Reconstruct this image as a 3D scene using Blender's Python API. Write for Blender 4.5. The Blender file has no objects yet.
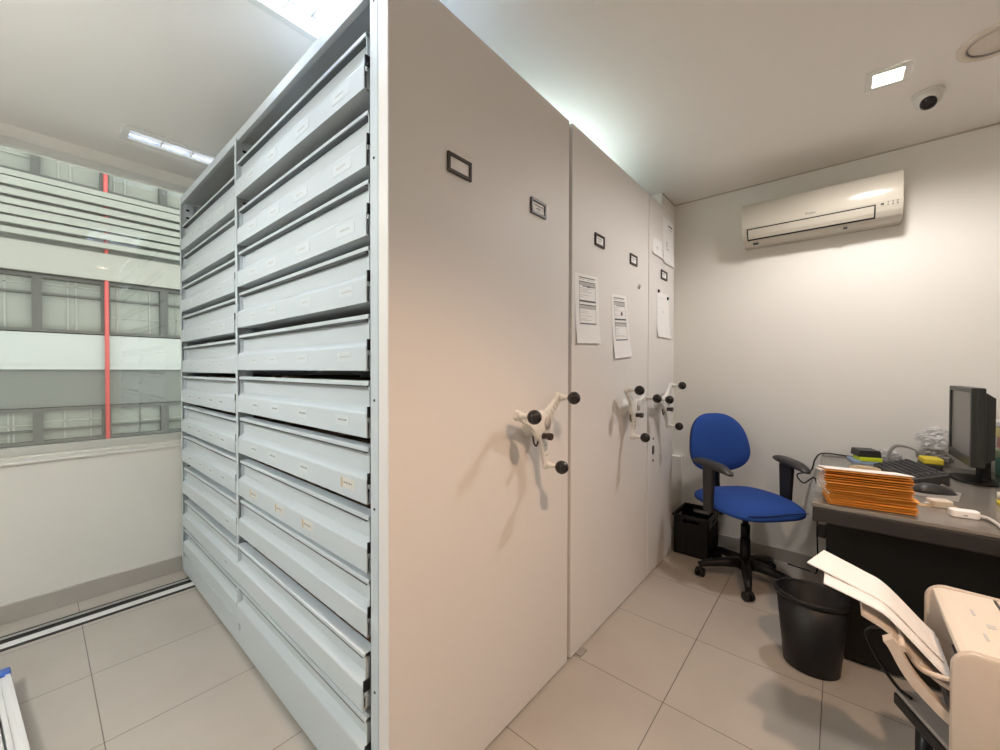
import bpy, bmesh, math, random
from mathutils import Vector, Matrix, noise
random.seed(7)
PI = math.pi
C = bpy.context.scene.collection
SC = bpy.context.scene

# ------------------------------------------------------------------ materials
def new_mat(name):
    m = bpy.data.materials.new(name); m.use_nodes = True
    nt = m.node_tree
    b = nt.nodes['Principled BSDF']
    return m, nt, b

def mat(name, col, rough=.5, metal=0., bump=0., bscale=60., var=0., vscale=4., emit=None, estr=0., coat=0., spec=.5):
    m, nt, b = new_mat(name)
    b.inputs['Base Color'].default_value = (*col, 1)
    b.inputs['Roughness'].default_value = rough
    b.inputs['Metallic'].default_value = metal
    b.inputs['Specular IOR Level'].default_value = spec
    if coat:
        b.inputs['Coat Weight'].default_value = coat
    if emit:
        b.inputs['Emission Color'].default_value = (*emit, 1)
        b.inputs['Emission Strength'].default_value = estr
    tc = nt.nodes.new('ShaderNodeTexCoord')
    if var:
        n = nt.nodes.new('ShaderNodeTexNoise'); n.inputs['Scale'].default_value = vscale
        n.inputs['Detail'].default_value = 4
        nt.links.new(tc.outputs['Object'], n.inputs['Vector'])
        r = nt.nodes.new('ShaderNodeMix'); r.data_type = 'RGBA'
        r.inputs[6].default_value = (*[c*(1-var) for c in col], 1)
        r.inputs[7].default_value = (*[min(1, c*(1+var)) for c in col], 1)
        nt.links.new(n.outputs['Fac'], r.inputs[0]); nt.links.new(r.outputs[2], b.inputs['Base Color'])
    if bump:
        n2 = nt.nodes.new('ShaderNodeTexNoise'); n2.inputs['Scale'].default_value = bscale
        nt.links.new(tc.outputs['Object'], n2.inputs['Vector'])
        bp = nt.nodes.new('ShaderNodeBump'); bp.inputs['Strength'].default_value = bump
        bp.inputs['Distance'].default_value = .002
        nt.links.new(n2.outputs['Fac'], bp.inputs['Height']); nt.links.new(bp.outputs['Normal'], b.inputs['Normal'])
    return m

M = {}
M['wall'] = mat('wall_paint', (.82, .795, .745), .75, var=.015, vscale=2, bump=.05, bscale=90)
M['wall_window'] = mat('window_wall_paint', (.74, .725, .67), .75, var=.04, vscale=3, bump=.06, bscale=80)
M['ceiling'] = mat('ceiling_paint', (.88, .85, .81), .85, var=.01, vscale=2)
M['skirt'] = mat('grey_tile_skirting', (.40, .375, .335), .5, var=.06, vscale=6)
M['joint'] = mat('dark_ceiling_joint', (.48, .44, .38), .8)
M['steel'] = mat('grey_painted_steel', (.53, .585, .622), .45)
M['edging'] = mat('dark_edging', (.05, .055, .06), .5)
M['steel_in'] = mat('inner_painted_steel', (.50, .51, .51), .5)
M['panel'] = mat('light_laminate_panel', (.73, .705, .685), .52, var=.012, vscale=1.5, bump=.02, bscale=200)
M['blackp'] = mat('black_plastic', (.007, .007, .008), .42, spec=.3, bump=.06, bscale=250)
M['blackg'] = mat('black_gloss_ball', (.012, .010, .009), .12)
M['dgrey'] = mat('dark_grey_plastic', (.028, .027, .028), .42, bump=.05, bscale=250)
M['whitep'] = mat('white_cast_plastic', (.74, .73, .69), .4)
M['cream'] = mat('cream_plastic', (.53, .44, .36), .42, bump=.03, bscale=300)
M['cream2'] = mat('pale_cream_plastic', (.70, .63, .53), .42)
M['acwhite'] = mat('aged_white_plastic', (.56, .525, .44), .16)
M['paper'] = mat('white_paper', (.84, .83, .82), .8)
M['paper2'] = mat('creamy_paper', (.80, .77, .72), .8)
M['sticker'] = mat('pale_sticker', (.58, .63, .66), .6)
M['ink'] = mat('grey_ink', (.10, .10, .10), .8)
M['sticker2'] = mat('yellowed_sticker', (.62, .61, .57), .6)
M['inkm'] = mat('mid_ink', (.28, .28, .28), .8)
M['inkl'] = mat('pale_ink', (.50, .49, .48), .8)
M['frame'] = mat('dark_brown_frame', (.035, .025, .02), .4)
M['seat'] = mat('blue_woven_fabric', (.012, .062, .30), .9, bump=.5, bscale=700, var=.12, vscale=300)
M['desk'] = mat('dark_brown_desk_board', (.007, .006, .005), .55, spec=.25, var=.25, vscale=8)
M['desktop'] = mat('grey_desk_top', (.20, .185, .165), .16, var=.08, vscale=5)
M['deskedge'] = mat('desk_edge', (.018, .015, .014), .45)
M['kraft'] = mat('orange_kraft_paper', (.66, .27, .035), .7, var=.12, vscale=30, bump=.1, bscale=60)
M['kraft2'] = mat('light_kraft_paper', (.74, .34, .06), .7, var=.12, vscale=30)
M['folder'] = mat('brown_hanging_card', (.16, .085, .05), .8, var=.3, vscale=40)
M['screen'] = mat('monitor_screen', (.17, .155, .14), .32)
M['monitor'] = mat('monitor_black', (.022, .024, .021), .4)
M['alum'] = mat('brushed_aluminium', (.75, .76, .77), .3, metal=.85)
M['alumw'] = mat('white_aluminium', (.80, .80, .80), .35, metal=.2)
M['bluep'] = mat('blue_plastic', (.04, .11, .42), .4)
M['yellow'] = mat('yellow_sponge', (.74, .58, .05), .8)
M['lime'] = mat('lime_sticky_notes', (.62, .72, .03), .8)
M['tape'] = mat('tan_tape', (.52, .40, .24), .35)
M['red'] = mat('salmon_card', (.62, .30, .27), .7)
M['teal'] = mat('teal_plastic', (.05, .30, .25), .4)
M['sage'] = mat('sage_card', (.36, .42, .28), .7)
M['paleyellow'] = mat('pale_yellow_card', (.78, .66, .30), .7)
M['lblue'] = mat('light_blue_card', (.30, .42, .62), .6)
M['greyp'] = mat('mid_grey_plastic', (.30, .28, .26), .45)
M['cablew'] = mat('pale_cable', (.55, .53, .50), .4)
M['chrome'] = mat('chrome', (.7, .7, .7), .15, metal=1)
M['key'] = mat('keycap', (.035, .035, .042), .4)
M['winframe'] = mat('window_aluminium', (.60, .60, .56), .4, metal=.2)
M['reflector'] = mat('louvre_reflector', (.55, .60, .72), .25, metal=.7)
M['tube'] = mat('lit_tube', (1, 1, 1), .5, emit=(.80, .90, 1.0), estr=150)
M['tube_dim'] = mat('lit_tube_warm', (1, 1, 1), .5, emit=(.88, .94, 1.0), estr=4)
M['tube_green'] = mat('lit_tube_greenish', (1, 1, 1), .5, emit=(.96, 1, .86), estr=480)
M['tube_rear'] = mat('lit_tube_rear', (1, 1, 1), .5, emit=(.97, .98, .95), estr=100)  # tubes of the added lamp left of the view
M['lamp'] = mat('lit_lamp', (1, 1, 1), .5, emit=(1, .97, .95), estr=14)
M['lampw'] = mat('lit_warm_lamp', (1, 1, 1), .5, emit=(1, .80, .62), estr=14)
# facade
M['f_conc'] = mat('facade_pale_cladding', (.24, .235, .215), .7, var=.08, vscale=2)
M['roof'] = mat('pale_roof_membrane', (.80, .80, .77), .8)  # made pale to throw daylight up through the window
M['f_white'] = mat('facade_white_panel', (.30, .31, .305), .6, var=.04, vscale=.7)
M['f_grey'] = mat('facade_grey_band', (.10, .104, .096), .5, var=.08, vscale=.6)
M['f_back'] = mat('facade_slat_backing', (.14, .145, .13), .7)
M['f_frame'] = mat('facade_window_frame', (.05, .05, .046), .5)
M['f_slat'] = mat('facade_slat', (.22, .225, .205), .6)
M['f_red'] = mat('red_pipe_paint', (.42, .06, .06), .5)
M['f_blind'] = mat('facade_interior', (.30, .36, .30), .8, var=.35, vscale=1.2)

def glass_mat(name, tint, refl_min):
    m = bpy.data.materials.new(name); m.use_nodes = True
    nt = m.node_tree; nt.nodes.clear()
    out = nt.nodes.new('ShaderNodeOutputMaterial'); mix = nt.nodes.new('ShaderNodeMixShader')
    tr = nt.nodes.new('ShaderNodeBsdfTransparent'); tr.inputs[0].default_value = (*tint, 1)
    gl = nt.nodes.new('ShaderNodeBsdfGlossy'); gl.inputs['Roughness'].default_value = .01
    lw = nt.nodes.new('ShaderNodeFresnel'); lw.inputs['IOR'].default_value = 1.5
    mr = nt.nodes.new('ShaderNodeMapRange'); mr.inputs['To Min'].default_value = refl_min
    nt.links.new(lw.outputs[0], mr.inputs['Value']); nt.links.new(mr.outputs[0], mix.inputs[0])
    nt.links.new(tr.outputs[0], mix.inputs[1]); nt.links.new(gl.outputs[0], mix.inputs[2])
    nt.links.new(mix.outputs[0], out.inputs[0])
    return m
M['glass'] = glass_mat('window_glass', (.93, .945, .925), .03)
M['fglass'] = mat('facade_glass', (.165, .172, .152), .10, var=.35, vscale=1.0)

def translucent(name, col, rough):
    m, nt, b = new_mat(name)
    b.inputs['Base Color'].default_value = (*col, 1); b.inputs['Roughness'].default_value = rough
    b.inputs['Alpha'].default_value = .5
    return m
M['film'] = translucent('clear_plastic_film', (.80, .80, .80), .2)

# tiled floor
def floor_mat():
    m, nt, b = new_mat('beige_floor_tiles')
    tc = nt.nodes.new('ShaderNodeTexCoord'); sp = nt.nodes.new('ShaderNodeSeparateXYZ')
    nt.links.new(tc.outputs['Object'], sp.inputs[0])
    def math_n(op, a, bv):
        n = nt.nodes.new('ShaderNodeMath'); n.operation = op
        for i, v in enumerate((a, bv)):
            if v is None: continue
            if isinstance(v, (int, float)): n.inputs[i].default_value = v
            else: nt.links.new(v, n.inputs[i])
        return n.outputs[0]
    masks = []; ids = []
    for ax, off, p in (('X', .156, .498), ('Y', .532, .4915)):
        s = math_n('DIVIDE', math_n('SUBTRACT', sp.outputs[ax], off), p)
        fr = math_n('FRACT', math_n('ADD', s, 100.5), None)
        d = math_n('ABSOLUTE', math_n('SUBTRACT', fr, .5), None)
        masks.append(math_n('LESS_THAN', d, .0017/p))
        ids.append(math_n('FLOOR', math_n('ADD', s, 100), None))
    g = math_n('MAXIMUM', masks[0], masks[1])
    wn = nt.nodes.new('ShaderNodeTexWhiteNoise'); cb = nt.nodes.new('ShaderNodeCombineXYZ')
    nt.links.new(ids[0], cb.inputs[0]); nt.links.new(ids[1], cb.inputs[1]); nt.links.new(cb.outputs[0], wn.inputs['Vector'])
    no = nt.nodes.new('ShaderNodeTexNoise'); no.inputs['Scale'].default_value = 3.0; no.inputs['Detail'].default_value = 6
    nt.links.new(tc.outputs['Object'], no.inputs['Vector'])
    f = math_n('ADD', math_n('MULTIPLY', no.outputs['Fac'], .85), math_n('MULTIPLY', wn.outputs['Value'], .15))
    mx = nt.nodes.new('ShaderNodeMix'); mx.data_type = 'RGBA'
    mx.inputs[6].default_value = (.36, .325, .285, 1); mx.inputs[7].default_value = (.47, .435, .39, 1)
    nt.links.new(f, mx.inputs[0])
    m2 = nt.nodes.new('ShaderNodeMix'); m2.data_type = 'RGBA'
    m2.inputs[7].default_value = (.15, .125, .105, 1)
    nt.links.new(g, m2.inputs[0]); nt.links.new(mx.outputs[2], m2.inputs[6])
    nt.links.new(m2.outputs[2], b.inputs['Base Color'])
    b.inputs['Roughness'].default_value = .34
    bp = nt.nodes.new('ShaderNodeBump'); bp.inputs['Distance'].default_value = .0015; bp.invert = True
    bp.inputs['Strength'].default_value = .5
    nt.links.new(g, bp.inputs['Height']); nt.links.new(bp.outputs['Normal'], b.inputs['Normal'])
    return m
M['floor'] = floor_mat()

# ------------------------------------------------------------------ mesh helper
class MB:
    """collects shapes into one bmesh; several materials by index"""
    def __init__(self):
        self.bm = bmesh.new(); self.mi = 0; self.mats = []
    def use(self, m):
        if m not in self.mats: self.mats.append(m)
        self.mi = self.mats.index(m); return self
    def _fin(self, verts, Mx=None):
        fs = set()
        for v in verts:
            for f in v.link_faces: fs.add(f)
        for f in fs: f.material_index = self.mi
        if Mx is not None: bmesh.ops.transform(self.bm, matrix=Mx, verts=list(verts))
        return list(verts)
    def box(self, x0, x1, y0, y1, z0, z1, bev=0, Mx=None, seg=2):
        r = bmesh.ops.create_cube(self.bm, size=1)
        vs = r['verts']
        bmesh.ops.scale(self.bm, vec=(abs(x1-x0), abs(y1-y0), abs(z1-z0)), verts=vs)
        bmesh.ops.translate(self.bm, vec=((x0+x1)/2, (y0+y1)/2, (z0+z1)/2), verts=vs)
        if bev:
            es = list({e for v in vs for e in v.link_edges})
            r2 = bmesh.ops.bevel(self.bm, geom=es, offset=bev, segments=seg, profile=.5, affect='EDGES')
            vs = list({v for f in r2['faces'] for v in f.verts} | {v for v in vs if v.is_valid})
        return self._fin(vs, Mx)
    def prism(self, pts, axis, a0, a1, Mx=None, bev=0):
        """closed polygon pts extruded along axis; pts are the two other coords in order"""
        def mk(p, a):
            if axis == 'x': return (a, p[0], p[1])
            if axis == 'y': return (p[0], a, p[1])
            return (p[0], p[1], a)
        A = [self.bm.verts.new(mk(p, a0)) for p in pts]; B = [self.bm.verts.new(mk(p, a1)) for p in pts]
        n = len(pts); fs = []
        fs.append(self.bm.faces.new(A)); fs.append(self.bm.faces.new(B[::-1]))
        for i in range(n): fs.append(self.bm.faces.new((A[i], B[i], B[(i+1) % n], A[(i+1) % n])))
        bmesh.ops.recalc_face_normals(self.bm, faces=fs)
        vs = A+B
        if bev:
            es = list({e for f in fs for e in f.edges})
            r2 = bmesh.ops.bevel(self.bm, geom=es, offset=bev, segments=2, profile=.5, affect='EDGES')
            vs = list({v for f in r2['faces'] for v in f.verts} | {v for v in vs if v.is_valid})
        return self._fin(vs, Mx)
    def lathe(self, prof, n=32, Mx=None, sx=1, sy=1):
        rings = []
        for (r, z) in prof:
            if r < 1e-6: rings.append([self.bm.verts.new((0, 0, z))])
            else: rings.append([self.bm.verts.new((r*sx*math.cos(2*PI*i/n), r*sy*math.sin(2*PI*i/n), z)) for i in range(n)])
        fs = []
        for a, b in zip(rings[:-1], rings[1:]):
            if len(a) == 1 and len(b) == 1: continue
            for i in range(n):
                j = (i+1) % n
                if len(a) == 1: fs.append(self.bm.faces.new((a[0], b[i], b[j])))
                elif len(b) == 1: fs.append(self.bm.faces.new((a[i], b[0], a[j])))
                else: fs.append(self.bm.faces.new((a[i], b[i], b[j], a[j])))
        bmesh.ops.recalc_face_normals(self.bm, faces=fs)
        for f in fs: f.smooth = True
        return self._fin([v for r in rings for v in r], Mx)
    def tube(self, pts, r, n=10, caps=True):
        pts = [Vector(p) for p in pts]; rr = r if isinstance(r, (list, tuple)) else [r]*len(pts)
        rings = []; up = None
        for i, p in enumerate(pts):
            t = (pts[min(i+1, len(pts)-1)]-pts[max(i-1, 0)]).normalized()
            if up is None:
                up = Vector((0, 0, 1)) if abs(t.z) < .9 else Vector((1, 0, 0))
            a = up.cross(t)
            if a.length < 1e-4: a = Vector((1, 0, 0)).cross(t)
            a.normalize(); b = t.cross(a).normalized(); up = b
            rings.append([self.bm.verts.new(p+(a*math.cos(2*PI*k/n)+b*math.sin(2*PI*k/n))*rr[i]) for k in range(n)])
        fs = []
        for A, B in zip(rings[:-1], rings[1:]):
            for k in range(n):
                fs.append(self.bm.faces.new((A[k], A[(k+1) % n], B[(k+1) % n], B[k])))
        for f in fs: f.smooth = True
        if caps:
            fs.append(self.bm.faces.new(rings[0][::-1])); fs.append(self.bm.faces.new(rings[-1]))
        bmesh.ops.recalc_face_normals(self.bm, faces=fs)
        return self._fin([v for r_ in rings for v in r_])
    def cyl(self, p0, p1, r, n=24, r2=None):
        return self.tube([p0, p1], [r, r if r2 is None else r2], n)
    def sphere(self, c, r, sc=(1, 1, 1), n=24, Mx=None):
        rs = bmesh.ops.create_uvsphere(self.bm, u_segments=n, v_segments=n//2, radius=r)
        vs = rs['verts']
        bmesh.ops.scale(self.bm, vec=sc, verts=vs); bmesh.ops.translate(self.bm, vec=c, verts=vs)
        for v in vs:
            for f in v.link_faces: f.smooth = True
        return self._fin(vs, Mx)
    def pad(self, outline, top, bot, nr=7, na=56, Mx=None, bend=None):
        """cushion: outline(ang)->(x,y); top/bot(rho, x, y)->z"""
        vs = []
        def disc(h):
            ctr = self.bm.verts.new((0, 0, h(0, 0, 0))); rings = []
            for i in range(1, nr+1):
                rho = math.sin(PI/2*i/nr)
                ring = []
                for k in range(na):
                    x, y = outline(2*PI*k/na); ring.append(self.bm.verts.new((x*rho, y*rho, h(rho, x*rho, y*rho))))
                rings.append(ring)
            fs = []
            for k in range(na): fs.append(self.bm.faces.new((ctr, rings[0][k], rings[0][(k+1) % na])))
            for A, B in zip(rings[:-1], rings[1:]):
                for k in range(na): fs.append(self.bm.faces.new((A[k], B[k], B[(k+1) % na], A[(k+1) % na])))
            vs.append(ctr)
            for r in rings: vs.extend(r)
            return rings[-1], fs
        a, f1 = disc(top); b, f2 = disc(bot)
        f3 = [self.bm.faces.new((a[k], a[(k+1) % na], b[(k+1) % na], b[k])) for k in range(na)]
        fs = f1+f2+f3
        bmesh.ops.recalc_face_normals(self.bm, faces=fs)
        for f in fs: f.smooth = True
        if bend:
            for v in vs: v.co = Vector(bend(*v.co))
        return self._fin(vs, Mx)
    def build(self, name, m=None, parent=None, world=False, smooth=None):
        if m is not None and not self.mats: self.mats = [m]
        me = bpy.data.meshes.new(name)
        if world and parent is not None:
            o = root_loc(parent)
            bmesh.ops.translate(self.bm, vec=-o, verts=self.bm.verts)
        self.bm.to_mesh(me); self.bm.free()
        for mm in self.mats: me.materials.append(mm)
        ob = bpy.data.objects.new(name, me); C.objects.link(ob)
        if parent is not None: ob.parent = parent
        if smooth is not None:
            me.polygons.foreach_set('use_smooth', [True]*len(me.polygons))
            md = ob.modifiers.new('edges', 'EDGE_SPLIT') if False else None
            me.set_sharp_from_angle(angle=math.radians(smooth))
        return ob

def root_loc(o):
    v = Vector((0, 0, 0))
    while o is not None:
        v = v+o.location; o = o.parent
    return v

def empty(name, loc, rz=0, label=None, cat=None, group=None):
    o = bpy.data.objects.new(name, None); C.objects.link(o)
    o.empty_display_size = .05
    o.location = loc; o.rotation_euler = (0, 0, rz)
    if label: tag(o, label, cat, group)
    return o
def tag(o, label, cat, group=None):
    o['label'] = label; o['category'] = cat
    if group: o['group'] = group
    return o
def struct(o):
    o['kind'] = 'structure'; return o
def bezier(p, n=10):
    """Catmull-Rom through points"""
    P = [Vector(q) for q in p]; P = [P[0]*2-P[1]]+P+[P[-1]*2-P[-2]]
    out = []
    for i in range(1, len(P)-2):
        for k in range(n):
            t = k/n; a, b, c, d = P[i-1:i+3]
            out.append(.5*((2*b)+(c-a)*t+(2*a-5*b+4*c-d)*t*t+(3*b-a-3*c+d)*t**3))
    out.append(P[-2]); return out
def rounded_rect(x0, x1, y0, y1, r, n=5):
    pts = []
    for cx, cy, a0 in ((x1-r, y1-r, 0), (x0+r, y1-r, 90), (x0+r, y0+r, 180), (x1-r, y0+r, 270)):
        for k in range(n+1):
            a = math.radians(a0+90*k/n); pts.append((cx+r*math.cos(a), cy+r*math.sin(a)))
    return pts

# ------------------------------------------------------------------ room shell
XW, YW, YU, CZ = 3.44, 3.36, 3.53, 2.71
X0, Y0 = -2.2, -2.8
YS = 1.045                                            # face of the wall pier behind the shelving
def slab(name, x0, x1, y0, y1, z0, z1, m):
    b = MB(); b.box(x0, x1, y0, y1, z0, z1); return struct(b.build(name, m))
slab('floor', X0-.2, XW+.2, Y0-.2, YU+.1, -.1, 0, M['floor'])
slab('wall_right', XW, XW+.15, Y0-.15, YU+.15, 0, CZ+.15, M['wall'])
slab('wall_back', X0-.15, XW, Y0-.15, Y0, 0, CZ+.15, M['wall'])
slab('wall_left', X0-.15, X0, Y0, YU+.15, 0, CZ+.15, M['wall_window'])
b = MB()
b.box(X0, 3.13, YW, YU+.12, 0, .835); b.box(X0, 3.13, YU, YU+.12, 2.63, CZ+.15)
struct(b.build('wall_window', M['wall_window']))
slab('wall_pier', 3.13, XW, YS, YU+.12, 0, CZ, M['wall'])
slab('baseboard_window', X0, 3.13, YW-.02, YW, 0, .098, M['skirt'])
slab('baseboard_right', XW-.012, XW, Y0, YS, 0, .085, M['skirt'])
slab('trim_1', 3.385, XW-.0005, .962, YS-.0005, .0, .652, M['wall'])
b = MB(); b.box(XW-.004, XW, Y0, YS, CZ-.009, CZ); b.box(3.13, XW-.004, YS-.004, YS, CZ-.009, CZ)
struct(b.build('trim_2', M['joint']))

# ceiling with openings for the recessed lamps
holes = [(.345, .985, 3.045, 3.205), (.345, .985, 1.03, 1.655), (1.75, 2.39, 1.25, 1.87)]
dl = [(2.563, -.157), (.62, -.45), (1.2, -2.0)]
for x, y in dl: holes.append((x-.062, x+.062, y-.062, y+.062))
xs = sorted({X0, XW, *[h[0] for h in holes], *[h[1] for h in holes]})
ys = sorted({Y0, YU+.0, *[h[2] for h in holes], *[h[3] for h in holes]})
bm = bmesh.new(); vd = {}
def cv(x, y):
    if (x, y) not in vd: vd[(x, y)] = bm.verts.new((x, y, CZ))
    return vd[(x, y)]
for xa, xb in zip(xs[:-1], xs[1:]):
    for ya, yb in zip(ys[:-1], ys[1:]):
        mx, my = (xa+xb)/2, (ya+yb)/2
        if any(h[0] < mx < h[1] and h[2] < my < h[3] for h in holes): continue
        bm.faces.new((cv(xa, ya), cv(xa, yb), cv(xb, yb), cv(xb, ya)))
ex = bmesh.ops.extrude_face_region(bm, geom=list(bm.faces))
bmesh.ops.translate(bm, vec=(0, 0, .15), verts=[v for v in ex['geom'] if isinstance(v, bmesh.types.BMVert)])
bmesh.ops.recalc_face_normals(bm, faces=list(bm.faces))
h = MB(); h.bm.free(); h.bm = bm
struct(h.build('ceiling', M['ceiling']))

# window : sill, frame, one wide pane
win = empty('window_1', (1.5, YU, .835)); struct(win)
b = MB(); b.box(X0, 3.13, YW-.012, YU, .835, .850, .003); b.box(X0, 3.13, YU-.075, YU-.045, .850, .862, .002)
struct(b.build('window_sill', M['wall_window'], win, True))
b = MB()
b.box(X0, 3.13, YU-.045, YU+.02, .850, .905, .003); b.box(X0, 3.13, YU-.03, YU+.02, 2.585, 2.63, .003)
b.box(X0, 3.13, YU-.05, YU-.02, .868, .884)
for xx in (X0+.02, 3.11): b.box(xx-.02, xx+.02, YU-.03, YU+.02, .905, 2.585)
struct(b.build('window_frame', M['winframe'], win, True))
b = MB(); b.box(X0+.02, 3.11, YU-.005, YU+.003, .89, 2.60)
struct(b.build('window_pane', M['glass'], win, True))

# ------------------------------------------------------------------ building across the light well
FY = 12.0
fac = empty('office_building', (1.0, FY, -1), 0, 'pale office building facade with window bands and slats seen through the left window', 'building')
b = MB()
b.use(M['f_conc']); b.box(-12, 20, FY+.30, FY+.6, -4, 12)
b.use(M['f_white']); b.box(-12, 20, FY+.02, FY+.30, 1.42, 2.07)
b.use(M['f_grey']); b.box(-12, 20, FY+.06, FY+.30, .58, 1.34)
b.use(M['f_conc']); b.box(-12, 20, FY-.12, FY+.30, 3.24, 3.80)
b.box(-12, 20, FY+.02, FY+.3, -.6, -.16)
b.build('facade_wall', None, fac, True)
b = MB(); b.box(-12, 20, FY-.01, FY+.05, 1.34, 1.42); b.build('white_ledge', M['f_white'], fac, True)
b = MB(); b.use(M['f_slat'])
for i in range(7):
    z = 3.90+i*.178
    b.box(-12, 20, FY-.20-.03*(i % 2), FY-.12, z, z+.105+.02*(i % 3))
b.use(M['f_back']); b.box(-12, 20, FY+.0, FY+.30, 3.8, 5.1)
b.build('spandrel_slats', None, fac, True)
def strip(z0, z1, rails, n0=-10, n1=12):
    for k in range(n0, n1):
        xa = .055+k*.97; xb = xa+.97
        w = MB(); w.use(M['f_frame'])
        w.box(xa, xa+.07, FY, FY+.28, z0, z1); w.box(xb-.07, xb, FY, FY+.28, z0, z1)
        w.box(xa+.07, xb-.07, FY, FY+.28, z0, z0+.06); w.box(xa+.07, xb-.07, FY, FY+.28, z1-.07, z1)
        for r in rails: w.box(xa+.07, xb-.07, FY+.05, FY+.2, r-.022, r+.022)
        fr = w.build('window', None, fac, True)
        w = MB(); w.use(M['fglass']); w.box(xa+.07, xb-.07, FY+.12, FY+.14, z0+.06, z1-.07)
        w.use(M['f_slat'])
        for q in range(2):
            u = xa+.07+.83*random.uniform(.1, .9); w.box(u-.012, u+.012, FY+.10, FY+.12, z0+.06, z1-.07)
        u = random.uniform(z0+.15, z1-.15); w.box(xa+.07, xb-.07, FY+.10, FY+.12, u-.012, u+.012)
        w.build('pane', None, fr, True)
strip(2.09, 3.22, (2.85,), -6, 8)
strip(-.14, .57, (.12,), -6, 8)
strip(5.12, 6.35, (), -6, 8)
for k in (1,):
    p = MB(); p.cyl((1.03, FY-.06, -.3), (1.03, FY-.06, 7), .036, 14)
    tag(p.build('drain_pipe', M['f_red']), 'red vertical pipe running down the facade outside the window', 'pipe')
g = MB(); g.box(-12, 20, YU+.16, FY, -.5, -.35); struct(g.build('ground', M['roof']))  # unseen pale slab raised below the sill to bounce daylight onto the ceiling

# ------------------------------------------------------------------ mobile shelving
PY = .94
def drawer_front_profile(dx):
    P = [(-.003, 0), (-.006, -.003), (-.006, -.013), (.028, -.013), (.028, -.019), (.012, -.019), (.012, -.075), (-.010, -.092), (-.012, -.097), (-.012, -.166),
         (.026, -.166), (.026, -.162), (-.008, -.162), (-.008, -.098), (.032, -.080), (.032, 0)]
    return [(x+dx, z) for x, z in P]
FX = .640
unit = empty('mobile_shelving_unit', (FX+.45, 2.1, 0), 0, 'nearest grey mobile shelving unit with two columns of metal drawers facing the window side', 'shelving unit', 'mobile shelving units')
UX1 = 1.585
# carcass: base, top, posts, back sheet
b = MB()
b.box(FX+.012, UX1-.02, .99, 3.285, .018, .108, .003)
b.prism([(FX-.004, .018), (FX+.012, .018), (FX+.012, .132), (FX-.004, .126)], 'y', .992, 3.285)
b.build('base', M['steel'], unit, True)
b = MB()
b.box(FX, UX1-.012, .99, 3.285, 2.445, 2.47, .002); b.box(FX-.006, FX+.014, .99, 3.285, 2.43, 2.472, .002)
b.build('top_shelf', M['steel'], unit, True)
b = MB(); b.box(UX1-.03, UX1-.015, .99, 3.28, .108, 2.445); b.box(FX+.40, FX+.41, .99, 3.28, .10, 2.446)
b.build('back_sheet', M['steel_in'], unit, True)
def post(y0, y1, x0=FX-.012, holes_=True):
    b = MB(); b.use(M['steel'])
    b.box(x0, x0+.004, y0, y1, .10 if holes_ else .02, 2.44)
    b.box(x0, x0+.07, (y0+y1)/2-.002, (y0+y1)/2+.002, .10, 2.44)
    b.use(M['blackp'])
    for i in range(46):
        z = .16+i*.0495
        for yy in (-1, 1):
            b.box(x0+.030, x0+.048, (y0+y1)/2+yy*.0025-.0008, (y0+y1)/2+yy*.0025+.0008, z, z+.012)
    return b.build('post', None, unit, True)
post(2.172, 2.198); post(3.262, 3.286)
b = MB(); b.use(M['steel']); b.box(FX-.009, FX+.06, .990, 1.030, .018, 2.445, .002)
b.use(M['blackp'])
for z in (.42, .95, 1.262, 1.95, 2.39): b.cyl((FX-.0105, 1.009, z), (FX-.0085, 1.009, z), .004, 10)
b.build('post', None, unit, True)
b = MB(); b.box(FX-.009, UX1-.012, 3.286, 3.30, .018, 2.445, .002); b.build('side_sheet', M['steel'], unit, True)
ZK = [2.29-.1985*k for k in range(11)]
zr = [2.325, 2.105, 1.905, 1.712, 1.513, 1.3165, 1.122, .920, .730, .520, .325]
zl = [2.285, 2.086, 1.888, 1.694, 1.497, 1.306, 1.112, .919, .710, .494, .302]
labR = [1.95, 1.74, 1.46, 1.165]
labL = [3.05, 2.83, 2.62, 2.42]
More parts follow.
